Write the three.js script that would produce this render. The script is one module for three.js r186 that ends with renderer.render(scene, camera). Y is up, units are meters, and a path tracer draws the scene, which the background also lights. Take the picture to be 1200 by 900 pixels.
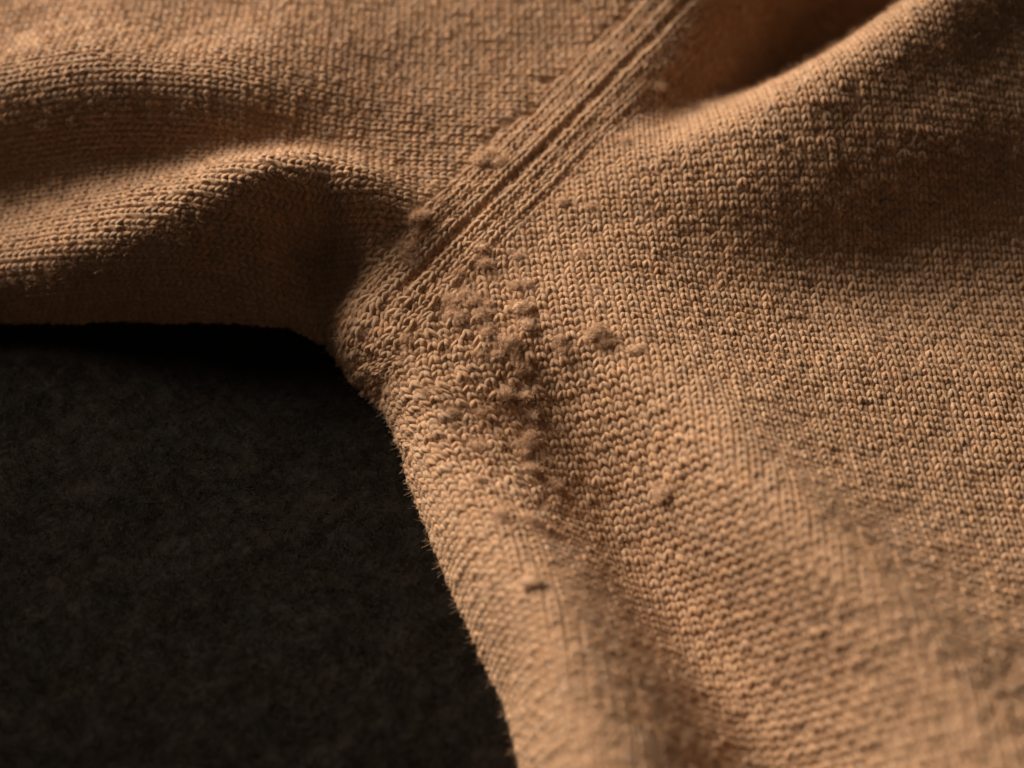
import * as THREE from 'three';
import { mergeGeometries } from 'three/addons/utils/BufferGeometryUtils.js';
import { ImprovedNoise } from 'three/addons/math/ImprovedNoise.js';

// ---------------------------------------------------------------- camera, light, exposure
const MM = 0.001;                                   // the shapes below are worked out in millimetres
const PITCH = 55 * Math.PI / 180, REACH = 232;      // looking down at the garment from 23 cm
const scene = new THREE.Scene();
const camera = new THREE.PerspectiveCamera(28, 4 / 3, 0.01, 20);
camera.position.set(0, (12 + REACH * Math.sin(PITCH)) * MM, REACH * Math.cos(PITCH) * MM);
camera.lookAt(0, 12 * MM, 0);
camera.updateMatrixWorld(true);
camera.updateProjectionMatrix();
camera.focus = 0.2365;
camera.userData.fStop = 8;

scene.background = new THREE.Color(0.036, 0.030, 0.025);
const sun = new THREE.SpotLight(new THREE.Color(1, 0.895, 0.775), 9.5, 0, 0.3, 0.6, 2);   // one soft lamp, high behind on the left
sun.name = 'studio_lamp';
const LIGHT = new THREE.Vector3(-0.61, 0.395, -0.66).normalize();
sun.position.copy(LIGHT).multiplyScalar(0.95);
sun.target.position.set(0, 0.01, 0);
sun.castShadow = true;
sun.shadow.radius = 11;
sun.shadow.mapSize.set(2048, 2048);
scene.add(sun, sun.target);

const renderer = new THREE.WebGLRenderer({ antialias: true });
renderer.setSize(1024, 768);
renderer.shadowMap.enabled = true;
renderer.toneMapping = THREE.LinearToneMapping;
renderer.toneMappingExposure = 1.0;

// ---------------------------------------------------------------- helpers
let seed = 20240611;
const rnd = () => { seed = (seed + 0x6d2b79f5) | 0; let t = Math.imul(seed ^ (seed >>> 15), 1 | seed); t = (t + Math.imul(t ^ (t >>> 7), 61 | t)) ^ t; return ((t ^ (t >>> 14)) >>> 0) / 4294967296; };
const rr = (a, b) => a + (b - a) * rnd();
const gauss = () => (rnd() + rnd() + rnd() + rnd() - 2) * 1.0;
const clamp = (x, a, b) => Math.min(b, Math.max(a, x));
const smooth = (a, b, x) => { const t = clamp((x - a) / (b - a), 0, 1); return t * t * (3 - 2 * t); };
const perlin = new ImprovedNoise();
const noise = (x, y, z = 0.37) => perlin.noise(x + 31.7, y + 17.3, z);

// where the line of sight through a point of the picture (1200 x 900) meets the level h (mm): [x, z] in mm
const _v = new THREE.Vector3();
function at(px, py, h) {
  _v.set(px / 600 - 1, 1 - py / 450, 0.5).unproject(camera).sub(camera.position);
  const k = (h * MM - camera.position.y) / _v.y;
  return [(camera.position.x + _v.x * k) / MM, (camera.position.z + _v.z * k) / MM];
}
function toPicture(x, y, z) { _v.set(x * MM, y * MM, z * MM).project(camera); return [(_v.x + 1) * 600, (1 - _v.y) * 450]; }

// ---------------------------------------------------------------- the lie of the garment: heights of its folds
const LINES = [      // crests, feet and valleys: points of the picture and their heights above the cloth (mm)
  // sleeve: first fold and the trough in front of it
  [[-150, 134, 16.4], [0, 126, 18.8], [130, 113, 22.8], [270, 122, 22.2], [400, 155, 18], [500, 190, 15.8]],
  [[-150, 210, 8.6], [0, 200, 10.2], [130, 188, 14.2], [260, 181, 17.2], [380, 179, 17.6], [470, 205, 16.2]],
  // sleeve: arched second fold, its front and its foot
  [[-120, 348, 6.4], [0, 346, 6.8], [60, 334, 8.2], [120, 306, 11], [195, 258, 16.2], [255, 222, 20.4], [310, 207, 22.4], [380, 213, 22], [435, 238, 19], [463, 266, 16], [462, 305, 13.2], [440, 345, 11.2], [408, 384, 9.2]],
  [[352, 285, 9], [382, 300, 6.6], [376, 340, 4.6]],
  [[-120, 272, 7], [0, 270, 7.8], [80, 250, 11.2], [160, 228, 15.6]],
  [[125, 338, 8], [200, 300, 12], [285, 264, 15], [350, 250, 16]],
  [[100, 357, 5.2], [180, 349, 6.6], [260, 341, 8], [325, 328, 8]],
  // seam and armpit
  [[900, -120, 31], [860, -70, 25], [800, 0, 18.8], [700, 110, 16], [600, 205, 15.2], [540, 265, 14.6], [500, 305, 13.5], [450, 360, 11], [410, 390, 9]],
  [[520, 340, 13], [530, 400, 12.4], [520, 460, 11], [535, 540, 10.2]],
  [[600, 300, 14.4], [605, 370, 13.6], [600, 420, 12.8]],
  // along the edge
  [[440, 425, 9.5], [475, 490, 9.5], [500, 560, 10], [535, 650, 10.6], [568, 730, 11], [600, 810, 11.4], [625, 890, 12], [655, 1000, 12]],
  [[572, 560, 11.4], [592, 610, 13.4], [616, 665, 15.8], [642, 735, 17.4], [686, 830, 18.6], [740, 970, 19.4]],
  // valley, left side, crest and right side of the long ridge
  [[626, 430, 12], [646, 470, 10], [678, 545, 6.6], [728, 625, 3.8], [800, 715, 3.2], [878, 805, 3.8], [955, 900, 4.4], [1030, 1010, 5]],
  [[680, 400, 14.6], [720, 455, 14], [780, 540, 13.4], [850, 640, 13], [930, 740, 12.8], [1010, 850, 13], [1075, 960, 14]],
  [[680, 330, 15.2], [740, 410, 16.2], [800, 480, 17.8], [870, 570, 19.8], [960, 665, 21.6], [1050, 755, 22.8], [1130, 840, 23.6], [1240, 965, 24.6]],
  [[760, 370, 15.2], [830, 445, 16.2], [905, 520, 17.4], [985, 605, 18.2], [1070, 690, 18.6], [1150, 775, 18.8], [1250, 885, 19]],
  // the hollow on the right
  [[880, 400, 12.6], [960, 480, 12.2], [1040, 560, 12], [1120, 640, 11.8], [1200, 720, 11.6], [1320, 830, 11.4]],
  [[1000, 410, 9.8], [1100, 480, 8.6], [1200, 570, 7.8], [1330, 680, 7]],
  [[1200, 430, 6.4], [1330, 500, 4.6]],
  [[800, 300, 14], [850, 318, 12.8], [950, 304, 11], [1050, 294, 9.8], [1200, 292, 8.6], [1330, 292, 7]],
  // the hill at the upper right, its front, and the gully behind it
  [[725, 215, 16.3], [808, 172, 18.4], [885, 135, 21], [958, 92, 24], [1035, 40, 27], [1110, -25, 29], [1230, -90, 28]],
  [[800, 205, 17.4], [890, 172, 19.6], [990, 130, 22.2], [1080, 80, 24.4], [1200, 20, 25.2], [1330, -20, 24.6]],
  [[760, 250, 15.6], [900, 218, 17.4], [1000, 185, 18.6], [1100, 150, 20.2], [1200, 115, 20.2], [1330, 90, 19.6]],
  [[900, 262, 14.6], [1000, 240, 14.6], [1100, 218, 14.8], [1200, 205, 14.2], [1330, 195, 13.6]],
  [[778, 150, 13.8], [818, 125, 11.2], [860, 85, 7.6], [902, 50, 4], [945, 15, 2], [985, -30, 4], [1030, -100, 9], [1075, -200, 24]],
  [[905, -70, 23.5], [845, 3, 17.8], [745, 108, 15.9], [650, 205, 15]],
];
const FOLDS = [
  [0, 0, 18], [200, -10, 19.4], [400, 0, 18.8], [600, 0, 17.4], [200, 55, 21], [450, 80, 17.8], [600, 100, 16], [0, 60, 18.8], [-150, -60, 17], [-150, 60, 17], [300, -170, 18], [600, -170, 18], [820, -210, 29], [-200, -250, 18], [700, 20, 17.2], [560, 165, 15.7], [1250, -220, 28], [960, -190, 34], [880, -190, 33], [720, -210, 24], [1330, 1000, 14],
].map(([px, py, h]) => { const [x, z] = at(px, py, h); return [x, z, h]; });
for (const line of LINES) {
  const c = new THREE.CatmullRomCurve3(line.map(([px, py, h]) => { const [x, z] = at(px, py, h); return new THREE.Vector3(x, h, z); }), false, 'centripetal');
  for (const p of c.getSpacedPoints(Math.max(2, Math.round(c.getLength() / 6)))) FOLDS.push([p.x, p.z, p.y]);
}

// thin-plate surface through these points
const tps = (() => {
  const n = FOLDS.length, N = n + 3, A = [], soft = 14;
  const U = (d2) => d2 < 1e-9 ? 0 : d2 * Math.log(d2) * 0.5;
  for (let i = 0; i < N; i++) A.push(new Float64Array(N + 1));
  FOLDS.forEach(([x, z, h], i) => {
    FOLDS.forEach(([X, Z], j) => { A[i][j] = U((x - X) ** 2 + (z - Z) ** 2); });
    A[i][i] += soft; A[i][n] = A[n][i] = 1; A[i][n + 1] = A[n + 1][i] = x; A[i][n + 2] = A[n + 2][i] = z; A[i][N] = h;
  });
  for (let c = 0; c < N; c++) {
    let p = c;
    for (let r = c + 1; r < N; r++) if (Math.abs(A[r][c]) > Math.abs(A[p][c])) p = r;
    [A[c], A[p]] = [A[p], A[c]];
    for (let r = c + 1; r < N; r++) { const f = A[r][c] / A[c][c]; if (f) for (let k = c; k <= N; k++) A[r][k] -= f * A[c][k]; }
  }
  const w = new Float64Array(N);
  for (let r = N - 1; r >= 0; r--) { let s = A[r][N]; for (let k = r + 1; k < N; k++) s -= A[r][k] * w[k]; w[r] = s / A[r][r]; }
  return (x, z) => { let s = w[n] + w[n + 1] * x + w[n + 2] * z; for (let i = 0; i < n; i++) { const f = FOLDS[i]; s += w[i] * U((x - f[0]) ** 2 + (z - f[1]) ** 2); } return s; };
})();

function curve(points) {                             // a dense smooth line through picture points given with their heights
  const c = new THREE.CatmullRomCurve3(points.map(([px, py, h]) => { const [x, z] = at(px, py, h); return new THREE.Vector3(x, 0, z); }), false, 'centripetal');
  return c.getSpacedPoints(120).map((p) => [p.x, p.z]);
}
const EDGE = curve([[-300, 376, 0], [-100, 373, 0], [60, 372, 0], [180, 370, 0], [290, 373, 0], [350, 378, 0.5], [388, 398, 2], [412, 426, 3], [440, 452, 3], [468, 500, 3], [488, 560, 3], [524, 650, 3], [566, 745, 3], [598, 812, 3], [622, 900, 3], [655, 1010, 3], [700, 1200, 3]]);
const SEAM = curve([[960, -170, 24], [880, -80, 22], [800, 3, 18.4], [700, 107, 16], [600, 207, 15.2], [540, 265, 14.5], [490, 315, 13.5], [445, 365, 11], [415, 402, 9], [385, 440, 8]]);
function near(line, x, z) {                          // [distance, signed by side, share along the line]
  let best = 1e9, side = 1, along = 0;
  for (let i = 0; i + 1 < line.length; i++) {
    const [ax, az] = line[i], dx = line[i + 1][0] - ax, dz = line[i + 1][1] - az, l2 = dx * dx + dz * dz;
    const k = clamp(((x - ax) * dx + (z - az) * dz) / l2, 0, 1), ex = x - ax - dx * k, ez = z - az - dz * k, d = ex * ex + ez * ez;
    if (d < best) { best = d; side = dx * ez - dz * ex; along = i + k; }
  }
  return [Math.sqrt(best) * (side < 0 ? -1 : 1), along];
}
// both lines run so that the garment (EDGE) and the body (SEAM) lie on a fixed side
const edgeSign = Math.sign(near(EDGE, ...at(900, 500, 8))[0]), seamSign = Math.sign(near(SEAM, ...at(800, 300, 14))[0]);
const feltSpots = [[545, 390, 75], [560, 480, 80], [620, 560, 60], [480, 470, 50], [620, 440, 40], [440, 380, 55], [700, 400, 45], [800, 290, 110], [960, 170, 90], [690, 230, 40]].map(([px, py, r], k) => [...at(px, py, k === 8 ? 21 : 12), r / 7.8, k < 6 ? 1 : 0.3]);
const felted = (x, z) => { let f = 0; for (const [a, b, r, w] of feltSpots) f = Math.max(f, w * Math.exp(-((x - a) ** 2 + (z - b) ** 2) / (r * r))); return f; };
const X0 = -135, X1 = 135, Z0 = -175, Z1 = 105, STEP = 0.6, GW = Math.round((X1 - X0) / STEP) + 1, GH = Math.round((Z1 - Z0) / STEP) + 1;
const gridH = new Float32Array(GW * GH), gridE = new Float32Array(GW * GH), gridS = new Float32Array(GW * GH);
{
  const coarse = 3, CW = Math.ceil(GW / coarse) + 3, CH = Math.ceil(GH / coarse) + 3, T = new Float32Array(CW * CH), E = new Float32Array(CW * CH), S = new Float32Array(CW * CH);
  for (let j = 0; j < CH; j++) for (let i = 0; i < CW; i++) {
    const x = X0 + (i - 1) * STEP * coarse, z = Z0 + (j - 1) * STEP * coarse;
    T[j * CW + i] = tps(x, z); E[j * CW + i] = near(EDGE, x, z)[0] * edgeSign; S[j * CW + i] = near(SEAM, x, z)[0] * seamSign;
  }
  const cub = (a, b, c, d, t) => b + 0.5 * t * (c - a + t * (2 * a - 5 * b + 4 * c - d + t * (3 * (b - c) + d - a)));
  const look = (G, i, j) => {
    const fi = i / coarse + 1, fj = j / coarse + 1, a = Math.min(CW - 3, Math.floor(fi)), b = Math.min(CH - 3, Math.floor(fj)), t = fi - a, u = fj - b, row = (k) => cub(G[k * CW + a - 1], G[k * CW + a], G[k * CW + a + 1], G[k * CW + a + 2], t);
    return cub(row(b - 1), row(b), row(b + 1), row(b + 2), u);
  };
  for (let j = 0; j < GH; j++) for (let i = 0; i < GW; i++) {
    const k = j * GW + i, x = X0 + i * STEP, z = Z0 + j * STEP, e = look(E, i, j), s = look(S, i, j);
    gridE[k] = e; gridS[k] = s;
    let h = Math.max(1.2, look(T, i, j));
    h += 0.28 * noise(x / 9, z / 9) + 0.14 * noise(x / 3.8, z / 3.8, 4.1);
    if (e > 2) h += felted(x, z) * (0.3 * noise(x / 3, z / 3, 6.6) + 0.26 * noise(x / 1.6, z / 1.6, 1.6));
    const R = 6.5, q = clamp(1 - e / R, 0, 1);
    gridH[k] = e > 0 ? h * Math.pow(Math.max(0, 1 - q ** 2.4), 0.55) : e * 4;
  }
}
function sample(G, x, z) {
  const fi = clamp((x - X0) / STEP, 0, GW - 1.001), fj = clamp((z - Z0) / STEP, 0, GH - 1.001), i = Math.floor(fi), j = Math.floor(fj), t = fi - i, u = fj - j, k = j * GW + i;
  return (G[k] * (1 - t) + G[k + 1] * t) * (1 - u) + (G[k + GW] * (1 - t) + G[k + GW + 1] * t) * u;
}
const height = (x, z) => sample(gridH, x, z);
const slopes = (x, z, d = 0.7) => [(height(x + d, z) - height(x - d, z)) / (2 * d), (height(x, z + d) - height(x, z - d)) / (2 * d)];
function onGarment(px, py) {                         // first point of the garment on the line of sight
  let lo = 45, hi = 45;
  for (let h = 45; h > 0; h -= 0.15) { const [x, z] = at(px, py, h); if (height(x, z) >= h) { lo = h; break; } hi = h; lo = h; }
  const h = (lo + hi) / 2, [x, z] = at(px, py, h);
  return [x, height(x, z), z];
}
// ---------------------------------------------------------------- knitted panels: a grid of loops laid over the folds at their true spacing
function layPanel(NU, NV, W, C, start, alive, hold) {
  const n = NU * NV, x = new Float32Array(n), z = new Float32Array(n), ok = new Uint8Array(n), x0 = new Float32Array(n), z0 = new Float32Array(n), grip = new Float32Array(n);
  for (let v = 0; v < NV; v++) for (let u = 0; u < NU; u++) { const k = v * NU + u, p = start(u, v); x[k] = x0[k] = p[0]; z[k] = z0[k] = p[1]; ok[k] = alive(p[0], p[1]) ? 1 : 0; grip[k] = hold(p[0], p[1]); }
  const pull = (a, b, rest, w) => {
    if (!ok[a] || !ok[b]) return;
    const dx = x[b] - x[a], dz = z[b] - z[a], dy = height(x[b], z[b]) - height(x[a], z[a]), l = Math.sqrt(dx * dx + dy * dy + dz * dz) || 1e-6, f = (l - rest) / l * 0.5 * w * (l < rest ? 0.35 : 1);
    const [gx, gz] = slopes((x[a] + x[b]) / 2, (z[a] + z[b]) / 2, 1), m = Math.sqrt(1 + gx * gx + gz * gz), nx = -gx / m, nz = -gz / m, ny = 1 / m, cx = dx * f, cy = dy * f, cz = dz * f, d = cx * nx + cy * ny + cz * nz;
    const mx = cx - d * nx, mz = cz - d * nz;
    x[a] += mx; z[a] += mz; x[b] -= mx; z[b] -= mz;
  };
  for (const [s, rounds] of [[8, 220], [4, 150], [2, 100], [1, 60]]) {
    for (let r = 0; r < rounds; r++) {
      for (let v = 0; v < NV; v += s) for (let u = 0; u < NU; u += s) {
        const k = v * NU + u;
        if (u + s < NU) pull(k, k + s, s * W, 0.8);
        if (v + s < NV) pull(k, k + s * NU, s * C, 0.8);
        if (u + s < NU && v + s < NV) { const g = s * Math.hypot(W, C); pull(k, k + s + s * NU, g, 0.35); pull(k + s, k + s * NU, g, 0.35); }
        const g = grip[k];
        x[k] += (x0[k] - x[k]) * g; z[k] += (z0[k] - z[k]) * g;
      }
      for (let v = s; v + s < NV; v += s) for (let u = s; u + s < NU; u += s) {   // keeps rows and wales from crowding into each other
        const k = v * NU + u, a = k - s, b = k + s, c = k - s * NU, d = k + s * NU;
        if (!ok[k] || !ok[a] || !ok[b] || !ok[c] || !ok[d]) continue;
        x[k] += ((x[a] + x[b] + x[c] + x[d]) / 4 - x[k]) * 0.12; z[k] += ((z[a] + z[b] + z[c] + z[d]) / 4 - z[k]) * 0.12;
      }
    }
    if (s > 1) {                                     // the loops in between
      const h = s / 2, mid = (k, a, b) => { x[k] = (x[a] + x[b]) / 2; z[k] = (z[a] + z[b]) / 2; };
      for (let v = 0; v < NV; v += s) for (let u = h; u < NU; u += s) mid(v * NU + u, v * NU + u - h, v * NU + u + h);
      for (let v = h; v < NV; v += s) for (let u = 0; u < NU; u += h) mid(v * NU + u, (v - h) * NU + u, (v + h) * NU + u);
    }
  }
  return { NU, NV, W, C, x, z };
}
const RIB_W = 1.6, RIB_C = 1.3, RIBS = 9, RIB_HALF = RIB_W * RIBS / 2;
const MARKS = [[737, 21, 756, 14], [704, 52, 734, 31], [638, 104, 672, 86], [578, 158, 632, 131], [560, 176, 580, 160]].map(([a, b, c, d]) => [...at(a, b, 15.5), ...at(c, d, 15.5)]);
const marked = (x, z) => { let m = 0; for (const [ax, az, bx, bz] of MARKS) { const k = clamp(((x - ax) * (bx - ax) + (z - az) * (bz - az)) / ((bx - ax) ** 2 + (bz - az) ** 2), 0, 1); m = Math.max(m, Math.exp(-((x - ax - k * (bx - ax)) ** 2 + (z - az - k * (bz - az)) ** 2) / 0.55)); } return 0.65 * m; };
const under = (x, z) => 0.9 * (1 - smooth(RIB_HALF - 2.2, RIB_HALF + 0.6, Math.abs(sample(gridS, x, z) - 0.9)));   // the panels dip under the ribs of the seam

// body: wales run towards the viewer, turned along the garment's edge on the left
const body = (() => {
  const W = 1.72, C = 1.26, NU = 121, NV = 161, [ax, az] = at(430, 330, 11);
  const start = (u, v) => {
    const a = u - 16, x = ax + a * W, fall = (v - 72) * C, turn = 0.29 * (1 - smooth(-6, 44, a));
    return fall > 0 ? [x + fall * Math.sin(turn), az + fall * Math.cos(turn)] : [x + fall * 0.03, az + fall];
  };
  return layPanel(NU, NV, W, C, start, (x, z) => sample(gridS, x, z) > -9 && sample(gridE, x, z) > -26, (x, z) => Math.abs(sample(gridS, x, z)) < 5 ? 0.03 : 0.0002);
})();
// sleeve: wales run from left to right
const sleeve = (() => {
  const W = 1.95, C = 1.18, NU = 97, NV = 137, [ax, az] = at(300, 206, 23);
  const start = (u, v) => [ax + (v - 83) * C, az + (u - 60) * W + 0.0 * v];
  return layPanel(NU, NV, W, C, start, (x, z) => sample(gridS, x, z) < 9 && sample(gridE, x, z) > -26, (x, z) => Math.abs(sample(gridS, x, z)) < 5 ? 0.02 : 0.0002);
})();
// seam: ribs along the seam line
const rib = (() => {
  const rows = [], NU = RIBS; let run = 0, last = null;
  for (let i = 0; i + 1 < SEAM.length; i++) {
    const [ax, az] = SEAM[i], [bx, bz] = SEAM[i + 1], p = SEAM[Math.max(0, i - 4)], q = SEAM[Math.min(SEAM.length - 1, i + 5)], l = Math.hypot(q[0] - p[0], q[1] - p[1]);
    for (let k = 0; k < 12; k++) {
      const cx = ax + (bx - ax) * k / 12, cz = az + (bz - az) * k / 12, cy = height(cx, cz);
      if (last) run += Math.hypot(cx - last[0], cy - last[1], cz - last[2]);
      last = [cx, cy, cz];
      if (!rows.length || run >= RIB_C) { rows.push([cx, cz, -(q[1] - p[1]) / l * seamSign, (q[0] - p[0]) / l * seamSign, i / SEAM.length]); run = 0; }
    }
  }
  const NV = rows.length, x = new Float32Array(NU * NV), z = new Float32Array(NU * NV);
  rows.forEach(([cx, cz, nx, nz, share], v) => {
    const wide = RIB_W * (1 + 0.15 * smooth(0.75, 1, share));
    for (const side of [-1, 1]) {
      let t = 0.9, y = height(cx + nx * t, cz + nz * t), run = 0;
      for (let u = 0; u <= (NU - 1) / 2; u++) {
        while (run < u * wide) { t += side * 0.12; const Y = height(cx + nx * t, cz + nz * t); run += Math.hypot(0.12, Y - y); y = Y; }
        const k = v * NU + (NU - 1) / 2 + side * u; x[k] = cx + nx * t; z[k] = cz + nz * t;
      }
    }
  });
  return { NU, NV, W: RIB_W, C: RIB_C, x, z };
})();

// ---------------------------------------------------------------- yarn
const camel = new THREE.Color(0.428, 0.257, 0.147);
const wool = new THREE.MeshPhysicalMaterial({ color: camel, roughness: 0.82, specularIntensity: 0.35, sheen: 0.5, sheenRoughness: 0.5, sheenColor: new THREE.Color(1, 0.78, 0.56), vertexColors: true });
const woolBack = new THREE.MeshStandardMaterial({ color: camel.clone().multiplyScalar(0.95), roughness: 0.95 });

class Bag {                                          // gathers tubes into one geometry (mm)
  constructor() { this.p = []; this.c = []; this.i = []; }
  tube(points, radius, sides, tone, shape) {         // radius(s), tone(s, angle), shape(s, angle)
    const n = points.length, base = this.p.length / 3, N = new THREE.Vector3(), B = new THREE.Vector3(), T = new THREE.Vector3(), up = new THREE.Vector3(0.3, 0.2, 1).normalize();
    for (let k = 0; k < n; k++) {
      T.subVectors(points[Math.min(n - 1, k + 1)], points[Math.max(0, k - 1)]).normalize();
      B.crossVectors(T, up); if (B.lengthSq() < 1e-4) B.set(1, 0, 0); B.normalize(); N.crossVectors(B, T).normalize(); up.copy(N);
      const s = k / (n - 1), r = typeof radius === 'number' ? radius : radius(s);
      for (let j = 0; j < sides; j++) {
        const a = j / sides * 2 * Math.PI, q = r * (shape ? shape(s, a) : 1), ca = Math.cos(a) * q, sa = Math.sin(a) * q, m = typeof tone === 'number' ? tone : tone(s, a);
        this.p.push(points[k].x + N.x * ca + B.x * sa, points[k].y + N.y * ca + B.y * sa, points[k].z + N.z * ca + B.z * sa);
        this.c.push(m, m * (1 + (m - 1) * 0.12), m * (1 + (m - 1) * 0.2));
      }
    }
    for (let k = 0; k + 1 < n; k++) for (let j = 0; j < sides; j++) { const a = base + k * sides + j, b = base + k * sides + (j + 1) % sides; this.i.push(a, b, a + sides, b, b + sides, a + sides); }
  }
  build(scale = 1) {
    const g = new THREE.BufferGeometry();
    g.setAttribute('position', new THREE.Float32BufferAttribute(scale === 1 ? this.p : this.p.map((q) => q * scale), 3));
    g.setAttribute('color', new THREE.Float32BufferAttribute(this.c, 3));
    g.setIndex(this.i); g.computeVertexNormals();
    return g;
  }
}
const LOOP_W = 2, LOOP_C = 1.45;
const V3 = (x, y, z) => new THREE.Vector3(x, y, z);
function fibre(bag, from, dir, length, radius, curl, tone, steps = 6) {
  const pts = [], p = from.clone(), d = dir.clone().normalize(), bend = V3(gauss(), gauss(), gauss()).multiplyScalar(curl);
  for (let k = 0; k <= steps; k++) { pts.push(p.clone()); d.addScaledVector(bend, 1 / steps).add(V3(gauss(), gauss(), gauss()).multiplyScalar(curl * 0.22)).normalize(); p.addScaledVector(d, length / steps); }
  bag.tube(pts, (s) => radius * (1 - 0.6 * s), 3, tone);
}
function loopGeometry(k) {                           // one loop of yarn, x over the wale, y over the course, z off the cloth
  const bag = new Bag(), pts = [], STEPS = 30, ph = k * 1.7, amp = 1.12 + 0.05 * Math.sin(k * 2.3), lean = -0.035 + 0.02 * Math.cos(k * 1.9);
  for (let s = 0; s <= STEPS; s++) {
    const t = s / STEPS * 2 * Math.PI;
    pts.push(V3(LOOP_W * (t / (2 * Math.PI) - 0.5 + lean * Math.sin(2 * t)), amp * Math.cos(t), -0.31 * Math.cos(2 * t) - 0.10 * Math.cos(t)));
  }
  const twist = (s, a) => Math.cos(2 * a + 26 * s + ph);
  bag.tube(pts, (s) => 0.625 + 0.035 * Math.sin(s * 21 + ph), 14, (s, a) => 1 + 0.13 * Math.sin(5 * a + 40 * s + ph) + rr(-0.17, 0.17), (s, a) => 1 + 0.085 * twist(s, a) + 0.05 * Math.cos(7 * a - 33 * s + ph) + rr(-0.055, 0.055));
  for (let f = 0; f < 22; f++) {
    const s = Math.floor(rr(2, STEPS - 2)), q = pts[s].clone(), a = rr(0, 6.28);
    q.x += 0.4 * Math.cos(a); q.z += Math.abs(0.42 * Math.sin(a));
    fibre(bag, q, V3(gauss() * 1.3, gauss() * 1.3, rr(0.1, 0.75)), rr(0.6, 1.8), 0.027, 1.9, rr(1.0, 1.9), 5);
  }
  return bag.build(MM);
}
const loops = [0, 1, 2, 3, 4, 5, 6, 7].map(loopGeometry);

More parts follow.
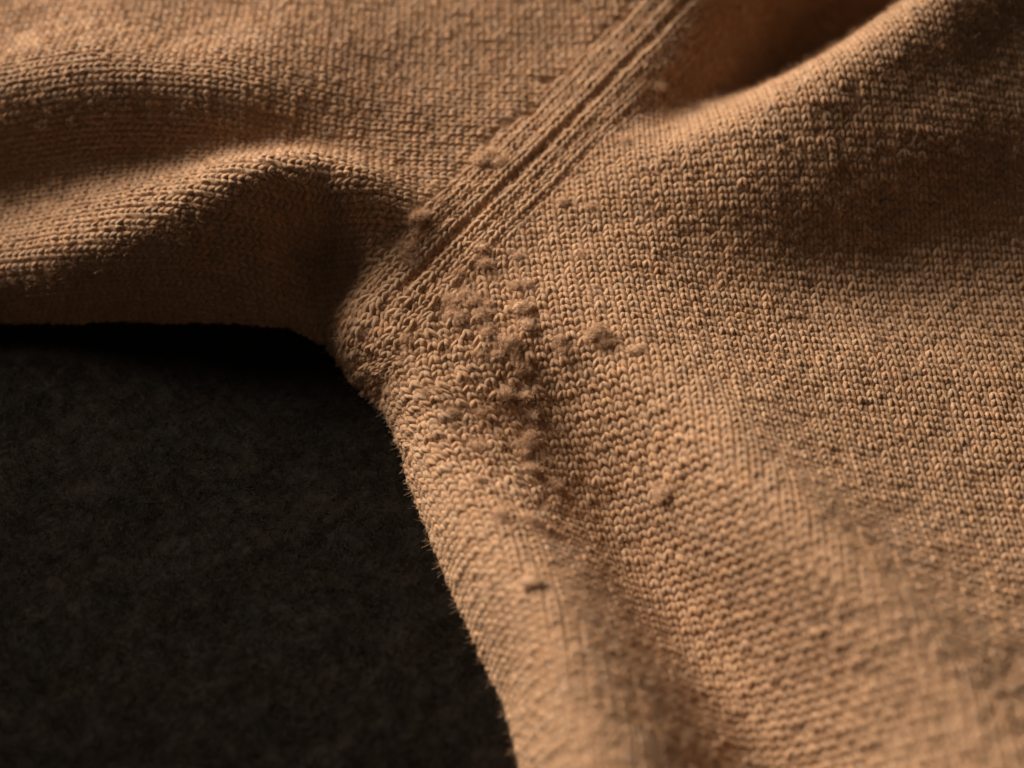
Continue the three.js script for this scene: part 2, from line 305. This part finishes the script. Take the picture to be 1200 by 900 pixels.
// ---------------------------------------------------------------- objects
const sweater = new THREE.Group(); sweater.name = 'sweater';
sweater.userData = { label: 'camel brown knitted wool sweater with pilled armpit seam, folded on dark cloth', category: 'sweater' };
scene.add(sweater);
const add = (o, name, parent) => { o.name = name; o.castShadow = o.receiveShadow = true; parent.add(o); return o; };
const wanted = [];                                   // every loop: {panel, matrix, colour, size in the picture}
function knit(name, P, keep, lift, flip, plump = 1) {
  const { NU, NV, W, C, x, z } = P, n = NU * NV, y = new Float32Array(n), yb = new Float32Array(n), px = new Float32Array(n * 3), inside = new Uint8Array(n);
  for (let k = 0; k < n; k++) { yb[k] = height(x[k], z[k]); y[k] = yb[k] + lift(x[k], z[k], k); inside[k] = keep(x[k], z[k]) ? 1 : 0; }
  const V = (u, v) => { const k = clamp(v, 0, NV - 1) * NU + clamp(u, 0, NU - 1); return V3(x[k], y[k], z[k]); };
  const S = (u, v) => { const k = clamp(v, 0, NV - 1) * NU + clamp(u, 0, NU - 1); return V3(x[k], yb[k], z[k]); };
  const nrm = [], list = [];
  for (let v = 0; v < NV; v++) for (let u = 0; u < NU; u++) {
    const ax = S(u + 1, v).sub(S(u - 1, v)).multiplyScalar(u > 0 && u < NU - 1 ? 0.5 : 1), ay = S(u, v + 1).sub(S(u, v - 1)).multiplyScalar(v > 0 && v < NV - 1 ? 0.5 : 1), nn = V3().crossVectors(ay, ax).normalize();
    if (nn.y < 0) nn.negate();
    nrm.push(nn);
    const k = v * NU + u, o = V(u, v).addScaledVector(nn, -1.05);
    px.set([o.x * MM, o.y * MM, o.z * MM], k * 3);
    if (!inside[k] || y[k] < -1.5) continue;
    if (ax.length() > W * 3.4 || ay.length() > C * 3.4) continue;
    const rows = clamp(Math.round(ay.length() / C * 0.85), 1, 3), cols = clamp(Math.round(ax.length() / W * 0.8), 1, 2), AX = ax.clone(), AY = ay.clone();
    ax.divideScalar(cols); ay.divideScalar(rows);
    for (let part = 0; part < rows * cols; part++) {
    const at0 = V(u, v).addScaledVector(AY, (part % rows + 0.5) / rows - 0.5).addScaledVector(AX, (Math.floor(part / rows) + 0.5) / cols - 0.5);
    const f = felted(x[k], z[k]), j = 0.06 + 0.17 * f, p = at0.clone().add(V3(gauss() * j, 0, gauss() * j)).addScaledVector(nn, gauss() * (0.05 + 0.2 * f));
        const up = ay.clone().multiplyScalar(flip * rr(0.9, 1.1) / LOOP_C).addScaledVector(ax, gauss() * (0.06 + 0.16 * f)), across = ax.clone().multiplyScalar(plump / LOOP_W).addScaledVector(ay, gauss() * 0.03 * (1 + 3 * f));
    const out = nn.clone().multiplyScalar(rr(0.88, 1.16) * plump);
    if (V3().crossVectors(across, up).dot(out) < 0) across.negate();
    const m = new THREE.Matrix4().makeBasis(across, up, out); m.setPosition(p.x * MM, p.y * MM, p.z * MM);
    const tone = 1 + 0.085 * gauss() + 0.08 * noise(u * 0.9, v * 0.07, 2.2) + 0.07 * noise(x[k] / 7, z[k] / 5, 3.3), hue = 0.035 * gauss();
    const a = toPicture(p.x - ax.x / 2, p.y - ax.y / 2, p.z - ax.z / 2), b = toPicture(p.x + ax.x / 2, p.y + ax.y / 2, p.z + ax.z / 2), c = toPicture(p.x + ay.x, p.y + ay.y, p.z + ay.z), e = toPicture(p.x, p.y, p.z);
    const view = camera.position.clone().divideScalar(MM).sub(p), hidden = view.dot(nn) < 0 || [4, 8, 12, 18, 26].some((d) => { const q = view.clone().normalize().multiplyScalar(d).add(p); return height(q.x, q.z) > q.y + 0.8; });
    const area = hidden || e[0] < 8 || e[0] > 1192 || e[1] < 8 || e[1] > 892 ? 0 : Math.abs((b[0] - a[0]) * (c[1] - e[1]) - (b[1] - a[1]) * (c[0] - e[0]));
    list.push({ m, color: new THREE.Color(tone * (1 + hue), tone, tone * (1 - hue * 1.5)), area, variant: Math.floor(rnd() * loops.length) });
    }
  }
  const idx = [];
  for (let v = 0; v + 1 < NV; v++) for (let u = 0; u + 1 < NU; u++) { const k = v * NU + u; if (inside[k] || inside[k + 1] || inside[k + NU] || inside[k + NU + 1]) idx.push(k, k + 1, k + NU, k + 1, k + NU + 1, k + NU); }
  const g = new THREE.BufferGeometry(); g.setAttribute('position', new THREE.BufferAttribute(px, 3)); g.setIndex(idx); g.computeVertexNormals();
  const part = add(new THREE.Mesh(g, woolBack), name, sweater);
  for (const l of list) wanted.push({ ...l, part });
  P.y = y; P.nrm = nrm;
  return part;
}
const garment = (x, z) => sample(gridE, x, z) > -2.5;
knit('body', body, (x, z) => garment(x, z) && sample(gridS, x, z) > RIB_HALF - 1.6, (x, z) => -under(x, z), 1);
knit('sleeve', sleeve, (x, z) => garment(x, z) && sample(gridS, x, z) < -RIB_HALF + 3.6, (x, z) => -under(x, z) - marked(x, z), 1);
knit('seam', rib, garment, (x, z, k) => { const u = k % RIBS; return 0.2 - (u === 4 ? 0.36 : 0) + (u === 5 || u === 3 ? 0.18 : 0) - (u === 0 || u === RIBS - 1 ? 0.3 : 0) - marked(x, z); }, 1, 1.16);

// the 300 loops that show largest are parts; the rest are joined per panel
wanted.sort((a, b) => b.area - a.area);
const toned = new Map();
wanted.slice(0, 300).forEach((l, i) => {
  const t = Math.round(clamp(l.color.g, 0.8, 1.2) * 20) / 20;
  if (!toned.has(t)) { const m = wool.clone(); m.color = camel.clone().multiplyScalar(t); toned.set(t, m); }
  const s = add(new THREE.Mesh(loops[l.variant], toned.get(t)), i ? 'stitch_' + String(i).padStart(3, '0') : 'stitch', l.part);
  s.matrixAutoUpdate = false; s.matrix.copy(l.m);
});
const groups = new Map();
for (const l of wanted.slice(300)) { const key = l.part.name + l.variant; if (!groups.has(key)) groups.set(key, []); groups.get(key).push(l); }
let batch = 0;
for (const list of groups.values()) {
  const im = new THREE.InstancedMesh(loops[list[0].variant], wool, list.length);
  list.forEach((l, i) => { im.setMatrixAt(i, l.m); im.setColorAt(i, l.color); });
  add(im, 'knit_stitches' + (batch ? '_' + String(batch).padStart(3, '0') : ''), list[0].part); batch++;
  im.userData.kind = 'stuff';
}

// ---------------------------------------------------------------- loose fuzz on the knit
const fuzzWool = wool.clone(); fuzzWool.color = new THREE.Color(0.62, 0.41, 0.265); fuzzWool.transmission = 0.35; fuzzWool.roughness = 0.95;
function tuft(count, spread, length, lift, curl, radius) {
  const bag = new Bag();
  for (let f = 0; f < count; f++) { const a = rr(0, 6.283), r = spread * Math.sqrt(rnd()); fibre(bag, V3(r * Math.cos(a), 0, r * Math.sin(a)), V3(gauss(), lift * rr(0.2, 1.2), gauss()), rr(0.5, 1) * length, radius, curl, rr(0.8, 1.35), 6); }
  return bag.build(MM);
}
function scatter(name, geos, material, spots, parent) {
  geos.forEach((g, q) => {
    const mine = spots.filter((_, i) => i % geos.length === q), im = new THREE.InstancedMesh(g, material, mine.length), m = new THREE.Matrix4(), Q = new THREE.Quaternion(), T = new THREE.Quaternion();
    mine.forEach(([x, y, z, nx, ny, nz, s], i) => {
      Q.setFromUnitVectors(V3(0, 1, 0), V3(nx, ny, nz)); T.setFromAxisAngle(V3(0, 1, 0), rr(0, 6.283));
      im.setMatrixAt(i, m.compose(V3(x * MM, y * MM, z * MM), Q.multiply(T), V3(s, s * rr(0.8, 1.2), s)));
      const t = 1 + 0.16 * gauss(); im.setColorAt(i, new THREE.Color(t, t, t));
    });
    add(im, name + (q ? '_' + String(q).padStart(3, '0') : ''), parent).userData.kind = 'stuff';
  });
}
{
  const spots = [];
  for (let k = 0; k < 300000 && spots.length < 36000; k++) {
    const x = rr(-95, 95), z = rr(-95, 75), e = sample(gridE, x, z);
    if (e < 0.15) continue;
    const f = felted(x, z);
    if (rnd() > 0.28 + 0.3 * f + (e < 3.5 ? 0.15 : 0)) continue;
    const [gx, gz] = slopes(x, z), m = Math.hypot(gx, 1, gz);
    spots.push([x, height(x, z) + 0.25, z, -gx / m, 1 / m, -gz / m, rr(0.45, 1.2) * (rnd() < (e < 4 ? 0.1 : 0.006) ? 1.8 : 1)]);
  }
  scatter('fuzz', [tuft(10, 0.9, 1.7, 0.35, 2.2, 0.027), tuft(10, 0.9, 2.2, 0.5, 2.8, 0.025), tuft(9, 0.8, 1.6, 0.25, 2.6, 0.028)], fuzzWool, spots, sweater);
}

// ---------------------------------------------------------------- pills: matted knots of fibre that sit on the knit
const pillWool = wool.clone(); pillWool.color = new THREE.Color(0.69, 0.462, 0.292); pillWool.transmission = 0.2; pillWool.roughness = 0.95;
const PILLS = [   // place in the picture, width, height off the knit (mm), lean
  [566, 190, 2.6, 2.2], [588, 192, 2.3, 1.9], [577, 183, 1.8, 1.6], [487, 258, 2.2, 2.0], [516, 238, 1.4, 2.0], [476, 299, 1.7, 1.7], [484, 312, 1.8, 1.2], [470, 285, 1.6, 1.3],
  [566, 292, 2.4, 2.3], [572, 311, 2.2, 1.5], [546, 347, 1.9, 1.3], [566, 371, 2.4, 2.0], [572, 392, 2.2, 1.4], [540, 373, 2.2, 1.3], [556, 356, 1.7, 1.2], [533, 356, 1.8, 1.2], [606, 302, 1.4, 1.0],
  [612, 362, 2.6, 1.9], [619, 382, 2.4, 1.7], [599, 405, 2.9, 4.2], [606, 418, 2.0, 1.6], [615, 432, 2.2, 2.2], [615, 463, 1.9, 1.8], [626, 486, 1.8, 1.2], [655, 400, 1.8, 1.3], [660, 412, 1.4, 1.0],
  [703, 392, 2.9, 2.4], [711, 402, 2.0, 1.4], [746, 412, 2.0, 1.2], [660, 240, 2.0, 1.6], [691, 245, 1.3, 0.9], [770, 106, 1.8, 1.6], [733, 168, 1.6, 1.2], [618, 552, 2.3, 2.2], [588, 604, 1.9, 1.3],
  [622, 682, 2.3, 1.7], [779, 576, 2.6, 1.8], [556, 524, 1.7, 1.1], [530, 486, 1.6, 1.0], [606, 522, 1.7, 1.2], [500, 462, 1.4, 0.9], [622, 612, 1.7, 1.0], [680, 300, 1.3, 0.8],
];
for (let k = 0; k < 9; k++) PILLS.push([552 + gauss() * 45, 372 + gauss() * 45, rr(1.2, 2.0), rr(0.9, 1.5)]);
for (let k = 0; k < 9; k++) { const t = rnd(); PILLS.push([604 + 26 * t + gauss() * 22, 420 + 200 * t, rr(1.2, 2.1), rr(0.9, 1.5)]); }
for (let k = 0; k < 10; k++) { const t = rnd(); PILLS.push([494 - 18 * t + gauss() * 9, 252 + 68 * t, rr(1.5, 2.5), rr(1.2, 1.9)]); }
for (let k = 0; k < 4; k++) PILLS.push([560 + gauss() * 70, 480 + gauss() * 110, rr(1.0, 1.5), rr(0.8, 1.2)]);
PILLS.forEach(([px, py, w, tall], i) => {
  const h = Math.min(tall * 0.8, w * rr(0.5, 0.8));
  const bag = new Bag(), r = w / 2 * (i < 42 ? 1.12 : rr(0.85, 1.15)), off = rr(0, 50);
  const core = new THREE.IcosahedronGeometry(1, 4), cp = core.attributes.position, cc = [], v = V3();
  const lump = (d) => 1 + 0.36 * noise(d.x * 1.7 + off, d.y * 1.5, d.z * 1.5) + 0.2 * noise(d.x * 4 + off, d.y * 4, d.z * 4) + 0.1 * noise(d.x * 9, d.y * 9 + off, d.z * 9);
  const lean = [gauss() * 0.35, gauss() * 0.35];
  const stretch = rr(0.85, 1.22), place = (d) => V3(d.x * r * stretch + lean[0] * Math.max(0, d.y) * h, (d.y * 0.5 + 0.42) * h, d.z * r * 0.95 / Math.sqrt(stretch) + lean[1] * Math.max(0, d.y) * h);
  for (let k = 0; k < cp.count; k++) { v.fromBufferAttribute(cp, k).normalize(); const m = lump(v); const q = place(v.clone().multiplyScalar(0.8 * m)); cp.setXYZ(k, q.x * MM, q.y * MM, q.z * MM); const t = rr(0.82, 1.1); cc.push(t, t, t); }
  core.setAttribute('color', new THREE.Float32BufferAttribute(cc, 3)); core.deleteAttribute('uv');
  for (let f = 0; f < 40 + w * 22; f++) {            // fibres wound over the knot
    const d = V3(gauss(), gauss() + 0.2, gauss()).normalize(), t = V3(gauss(), gauss(), gauss()).cross(d).normalize(), line = [], len = rr(0.7, 2.2), sink = rr(0.7, 1.06);
    for (let s = 0; s <= 7; s++) { const e = d.clone().addScaledVector(t, (s / 7 - 0.5) * len).normalize(); line.push(place(e.multiplyScalar(sink * lump(e) * (1 + 0.1 * Math.sin(s * 1.3 + f))))); }
    bag.tube(line, rr(0.02, 0.042), 4, rr(0.8, 1.3));
  }
  for (let f = 0; f < 110; f++) { const d = V3(gauss(), gauss() + 0.4, gauss()).normalize(); fibre(bag, place(d.clone().multiplyScalar(0.85)), d.add(V3(gauss(), gauss(), gauss()).multiplyScalar(0.6)), rr(0.5, 1.9), 0.021, 3.2, rr(0.9, 1.5), 7); }
  const ci = core.index ? core : (() => { const n = cp.count, idx = []; for (let k = 0; k < n; k++) idx.push(k); core.setIndex(idx); return core; })();
  ci.computeVertexNormals();
  const g = mergeGeometries([ci, bag.build(MM)]), p = onGarment(px, py + h * 2.0), [gx, gz] = slopes(p[0], p[2]), o = add(new THREE.Mesh(g, pillWool), i ? 'pill_' + String(i).padStart(3, '0') : 'pill', sweater);
  o.position.set(p[0] * MM, (p[1] + 0.4) * MM, p[2] * MM);
  o.quaternion.setFromUnitVectors(V3(0, 1, 0), V3(-gx * 0.7, 1, -gz * 0.7).normalize());
});

// ---------------------------------------------------------------- the dark cloth underneath
{
  const xs = [], zs = [];
  for (let x = -100; x <= 30; x += 0.5) xs.push(x);
  for (let z = -15; z <= 75; z += 0.5) zs.push(z);
  for (const e of [110, 130, 170, 250, 400]) { xs.unshift(-e); xs.push(e - 70); zs.unshift(-e + 60); zs.push(e); }
  const pos = [], col = [], idx = [], hgt = (x, z) => 0.45 * noise(x / 14, z / 14, 7) + 0.2 * noise(x / 5.5, z / 4.2, 8) + 0.14 * noise((x + z) / 2.1, (z - x) / 1.4, 9) + 0.16 * noise((x + z) / 1.1, (z - x) / 0.7, 3) - 0.55;
  for (const z of zs) for (const x of xs) { pos.push(x * MM, hgt(x, z) * MM, z * MM); const t = 1 + 0.14 * noise(x / 3, z / 3, 1.2) + 0.4 * noise((x + z) / 1.0, (z - x) / 0.6, 5.5); col.push(t * (1 + 0.15 * noise(x / 6, z / 6, 2)), t, t * (1 - 0.15 * noise(x / 6, z / 6, 2))); }
  for (let j = 0; j + 1 < zs.length; j++) for (let i = 0; i + 1 < xs.length; i++) { const k = j * xs.length + i; idx.push(k, k + xs.length, k + 1, k + 1, k + xs.length, k + xs.length + 1); }
  const g = new THREE.BufferGeometry(); g.setAttribute('position', new THREE.Float32BufferAttribute(pos, 3)); g.setAttribute('color', new THREE.Float32BufferAttribute(col, 3)); g.setIndex(idx); g.computeVertexNormals();
  const felt = new THREE.MeshPhysicalMaterial({ color: new THREE.Color(0.0138, 0.0106, 0.0082), roughness: 1, specularIntensity: 0.04, vertexColors: true });
  const cloth = new THREE.Mesh(g, felt); cloth.name = 'ground'; cloth.castShadow = cloth.receiveShadow = true;
  cloth.userData = { kind: 'structure', label: 'dark brown brushed felt cloth the sweater lies on', category: 'cloth' };
  scene.add(cloth);
  const nap = felt.clone(); nap.color = new THREE.Color(0.0232, 0.0178, 0.0137);
  const spots = [];
  for (let k = 0; k < 26000; k++) { const x = rr(-98, 28), z = rr(-14, 74); if (sample(gridE, x, z) > 4) continue; spots.push([x, hgt(x, z), z, gauss() * 0.2, 1, gauss() * 0.2, rr(0.7, 1.25)]); }
  scatter('felt_fibres', [tuft(9, 0.8, 1.5, 0.22, 1.8, 0.026), tuft(9, 0.8, 1.2, 0.3, 2.2, 0.024), tuft(8, 0.8, 1.9, 0.18, 1.5, 0.024), tuft(5, 0.8, 2.2, 0.5, 2.4, 0.02)], nap, spots, cloth);
}
renderer.render(scene, camera);
